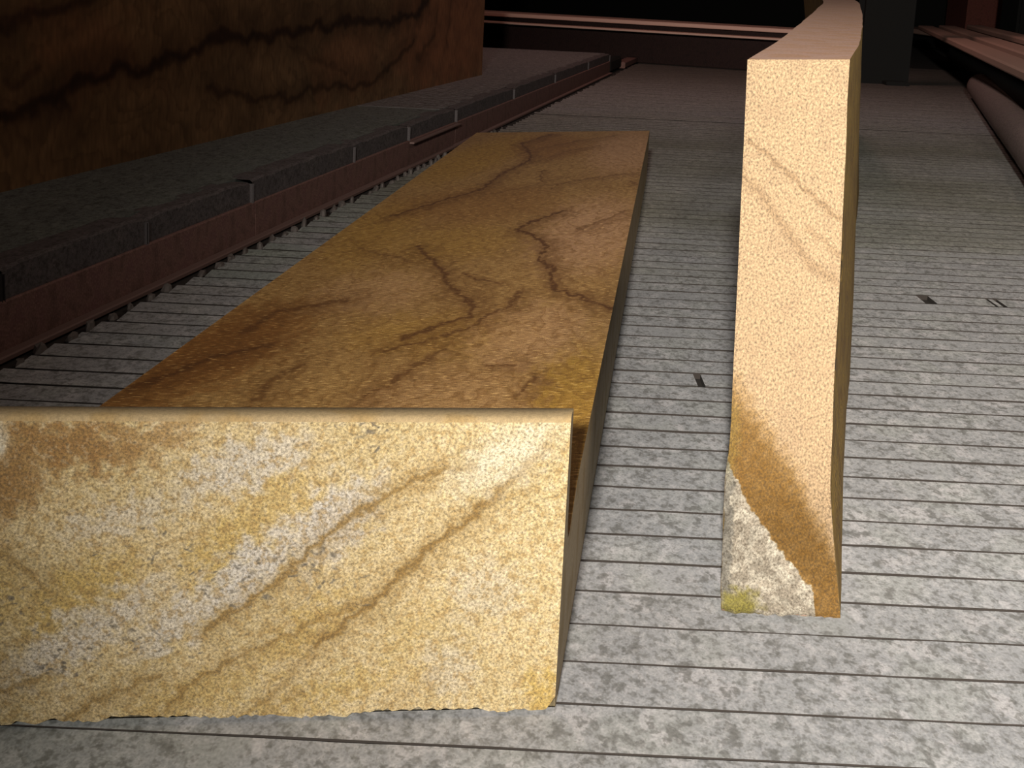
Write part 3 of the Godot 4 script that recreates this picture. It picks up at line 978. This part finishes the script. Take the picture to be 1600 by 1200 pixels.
# ------------------------------------------------------------------ steelwork at the far end and on the right
func build_far_end() -> void:
	# end beam across the bed: web, two flanges, paled in place of their glancing sheen
	var beam := thing("end_beam", "rusty steel beam with flanges coloured pale for sheen across the far end of the bed", "beam")
	var a := Vector3(-3.0, 0, -10.35)
	var b := Vector3(3.4, 0, -7.3)
	a = Vector3(-0.26, 0, -9.15) + (Vector3(-0.26, 0, -9.15) - Vector3(1.35, 0, -8.45)) * 1.6
	b = Vector3(-0.26, 0, -9.15) + (Vector3(1.35, 0, -8.45) - Vector3(-0.26, 0, -9.15)) * 1.16
	var fwd := Vector3.UP.cross((b - a).normalized()) * -1.0
	var mb := MB.new()
	bar(mb, a, b, 0.03, 0.2, 0.002)
	put("web", mesh_of(mb, M.rust_dark), beam)
	mb = MB.new()
	bar(mb, a + Vector3.UP * 0.2 - fwd * 0.15, b + Vector3.UP * 0.2 - fwd * 0.15, 0.5, 0.02, 0.003)
	put("flange", mesh_of(mb, M.steel_pale), beam)
	mb = MB.new()
	bar(mb, a + fwd * 0.12 + Vector3.UP * 0.165, b + fwd * 0.12 + Vector3.UP * 0.165, 0.2, 0.01, 0.002)
	put("flange", mesh_of(mb, M.steel_pale), beam)

	# black steel post standing on the bed
	var post := thing("steel_post", "black steel post standing on the bed behind the curved stone", "post")
	for q in [[Vector3(1.58, 0, -7.94), Vector3(1.815, 2.6, -7.92)], [Vector3(1.58, 0, -7.78), Vector3(1.815, 2.6, -7.76)], [Vector3(1.69, 0.01, -7.92), Vector3(1.71, 2.6, -7.78)]]:
		mb = MB.new()
		box(mb, q[0], q[1], 0.003)
		put("flange" if q[0].x < 1.6 else "web", mesh_of(mb, M.black), post)
	mb = MB.new()
	box(mb, Vector3(1.69, 0, -7.758), Vector3(1.8, 0.018, -7.66), 0.004)
	put("foot_plate", mesh_of(mb, M.black), post)

	# two long flat rails lying side by side on black bearers
	var d := Vector3(0.193, 0, -1).normalized()
	var s := Vector3(-d.z, 0, d.x)
	var p0 := Vector3(0.482 + 0.193 * 4.0, 0, -4.0)
	var p1 := Vector3(0.482 + 0.193 * 11.1, 0, -11.1)
	var ra := thing("steel_rail", "long pale rusty steel rail with a ridge, nearer the pipe", "rail", "steel rails on the right")
	mb = MB.new()
	bar(mb, p0 + s * 0.05 + Vector3.UP * 0.2, p1 + s * 0.05 + Vector3.UP * 0.2, 0.1, 0.028, 0.006)
	put("lower_flange", mesh_of(mb, M.steel_pale), ra)
	mb = MB.new()
	bar(mb, p0 + s * 0.19 + Vector3.UP * 0.2, p1 + s * 0.19 + Vector3.UP * 0.2, 0.11, 0.036, 0.006)
	put("upper_flange", mesh_of(mb, M.steel_pale), ra)
	mb = MB.new()
	bar(mb, p0 + s * 0.24, p1 + s * 0.24, 0.04, 0.199, 0.003)
	put("bearer", mesh_of(mb, M.black), ra)
	var rb := thing("steel_rail", "second pale rusty steel rail, farther from the pipe", "rail", "steel rails on the right")
	mb = MB.new()
	bar(mb, p0 + s * 0.37 + Vector3.UP * 0.215, p1 + s * 0.37 + Vector3.UP * 0.215, 0.11, 0.034, 0.008)
	put("flange", mesh_of(mb, M.steel_pale), rb)
	mb = MB.new()
	bar(mb, p0 + s * 0.36, p1 + s * 0.36, 0.06, 0.214, 0.003)
	put("bearer", mesh_of(mb, M.black), rb)

	# behind the rails: a red block on a pale table, a black cabinet
	var table := thing("stone_table", "low pale steel table behind the rails carrying a red block", "table")
	mb = MB.new()
	box(mb, Vector3(3.3, 0.11, -15.3), Vector3(4.4, 0.15, -12.6), 0.006)
	put("table_top", mesh_of(mb, M.steel_pale), table)
	for x in [3.45, 4.25]:
		mb = MB.new()
		box(mb, Vector3(x - 0.05, 0, -15.1), Vector3(x + 0.05, 0.11, -12.8), 0.006)
		put("leg", mesh_of(mb, M.black), table)
	mb = MB.new()
	box(mb, Vector3(3.84, 0.15, -15.2), Vector3(4.26, 0.75, -14.5), 0.01)
	tag(put("red_block", mesh_of(mb, M.red_stone)), "dark red stone block standing on the pale table behind the rails", "stone")
	var cab := thing("cabinet", "black steel cabinet at the far right behind the rails", "cabinet")
	mb = MB.new()
	box(mb, Vector3(3.43, 0.0, -12.0), Vector3(3.68, 0.9, -11.6), 0.01)
	put("body", mesh_of(mb, M.black), cab)
	mb = MB.new()
	box(mb, Vector3(3.45, 0.06, -11.599), Vector3(3.66, 0.86, -11.585), 0.004)
	put("door", mesh_of(mb, M.black), cab)

	# a thick rusty pipe lying on the bed
	var pipe := thing("rusty_pipe", "thick dull rusty pipe lying on the bed beside the rails", "pipe")
	var pa := Vector3(1.93, 0.053, -6.95)
	var pb := Vector3(0.95, 0.053, -2.62)
	mb = MB.new(0)
	var dir := (pb - pa).normalized()
	var sx := dir.cross(Vector3.UP).normalized()
	var rows := []
	var uvs := []
	for i in 41:
		var row := []
		var uv := []
		for j in 25:
			var an := TAU * j / 24.0
			var r := 0.052
			if i == 0: r = 0.044
			var bump := 1.0 + 0.03 * wob.get_noise_2d(i * 1.7, sin(an) * 2.0 + cos(an))
			var along := 0.0 if i == 0 else lerpf(0.01, pa.distance_to(pb), (i - 1) / 39.0)
			row.append(pa + dir * along + (sx * cos(an) + Vector3.UP * sin(an)) * r * bump)
			uv.append(Vector2(j / 24.0, along / 0.35))
		rows.append(row)
		uvs.append(uv)
	rows.reverse()
	uvs.reverse()
	for r in rows: r.reverse()
	mb.grid(rows, uvs)
	put("pipe_wall", mesh_of(mb, M.pipe), pipe)
	mb = MB.new()
	for j in 24:
		var a0 := TAU * j / 24.0
		var a1 := TAU * (j + 1) / 24.0
		mb.tri(pa, pa + (sx * cos(a0) + Vector3.UP * sin(a0)) * 0.044, pa + (sx * cos(a1) + Vector3.UP * sin(a1)) * 0.044)
	put("end_cap", mesh_of(mb, M.rust_dark), pipe)
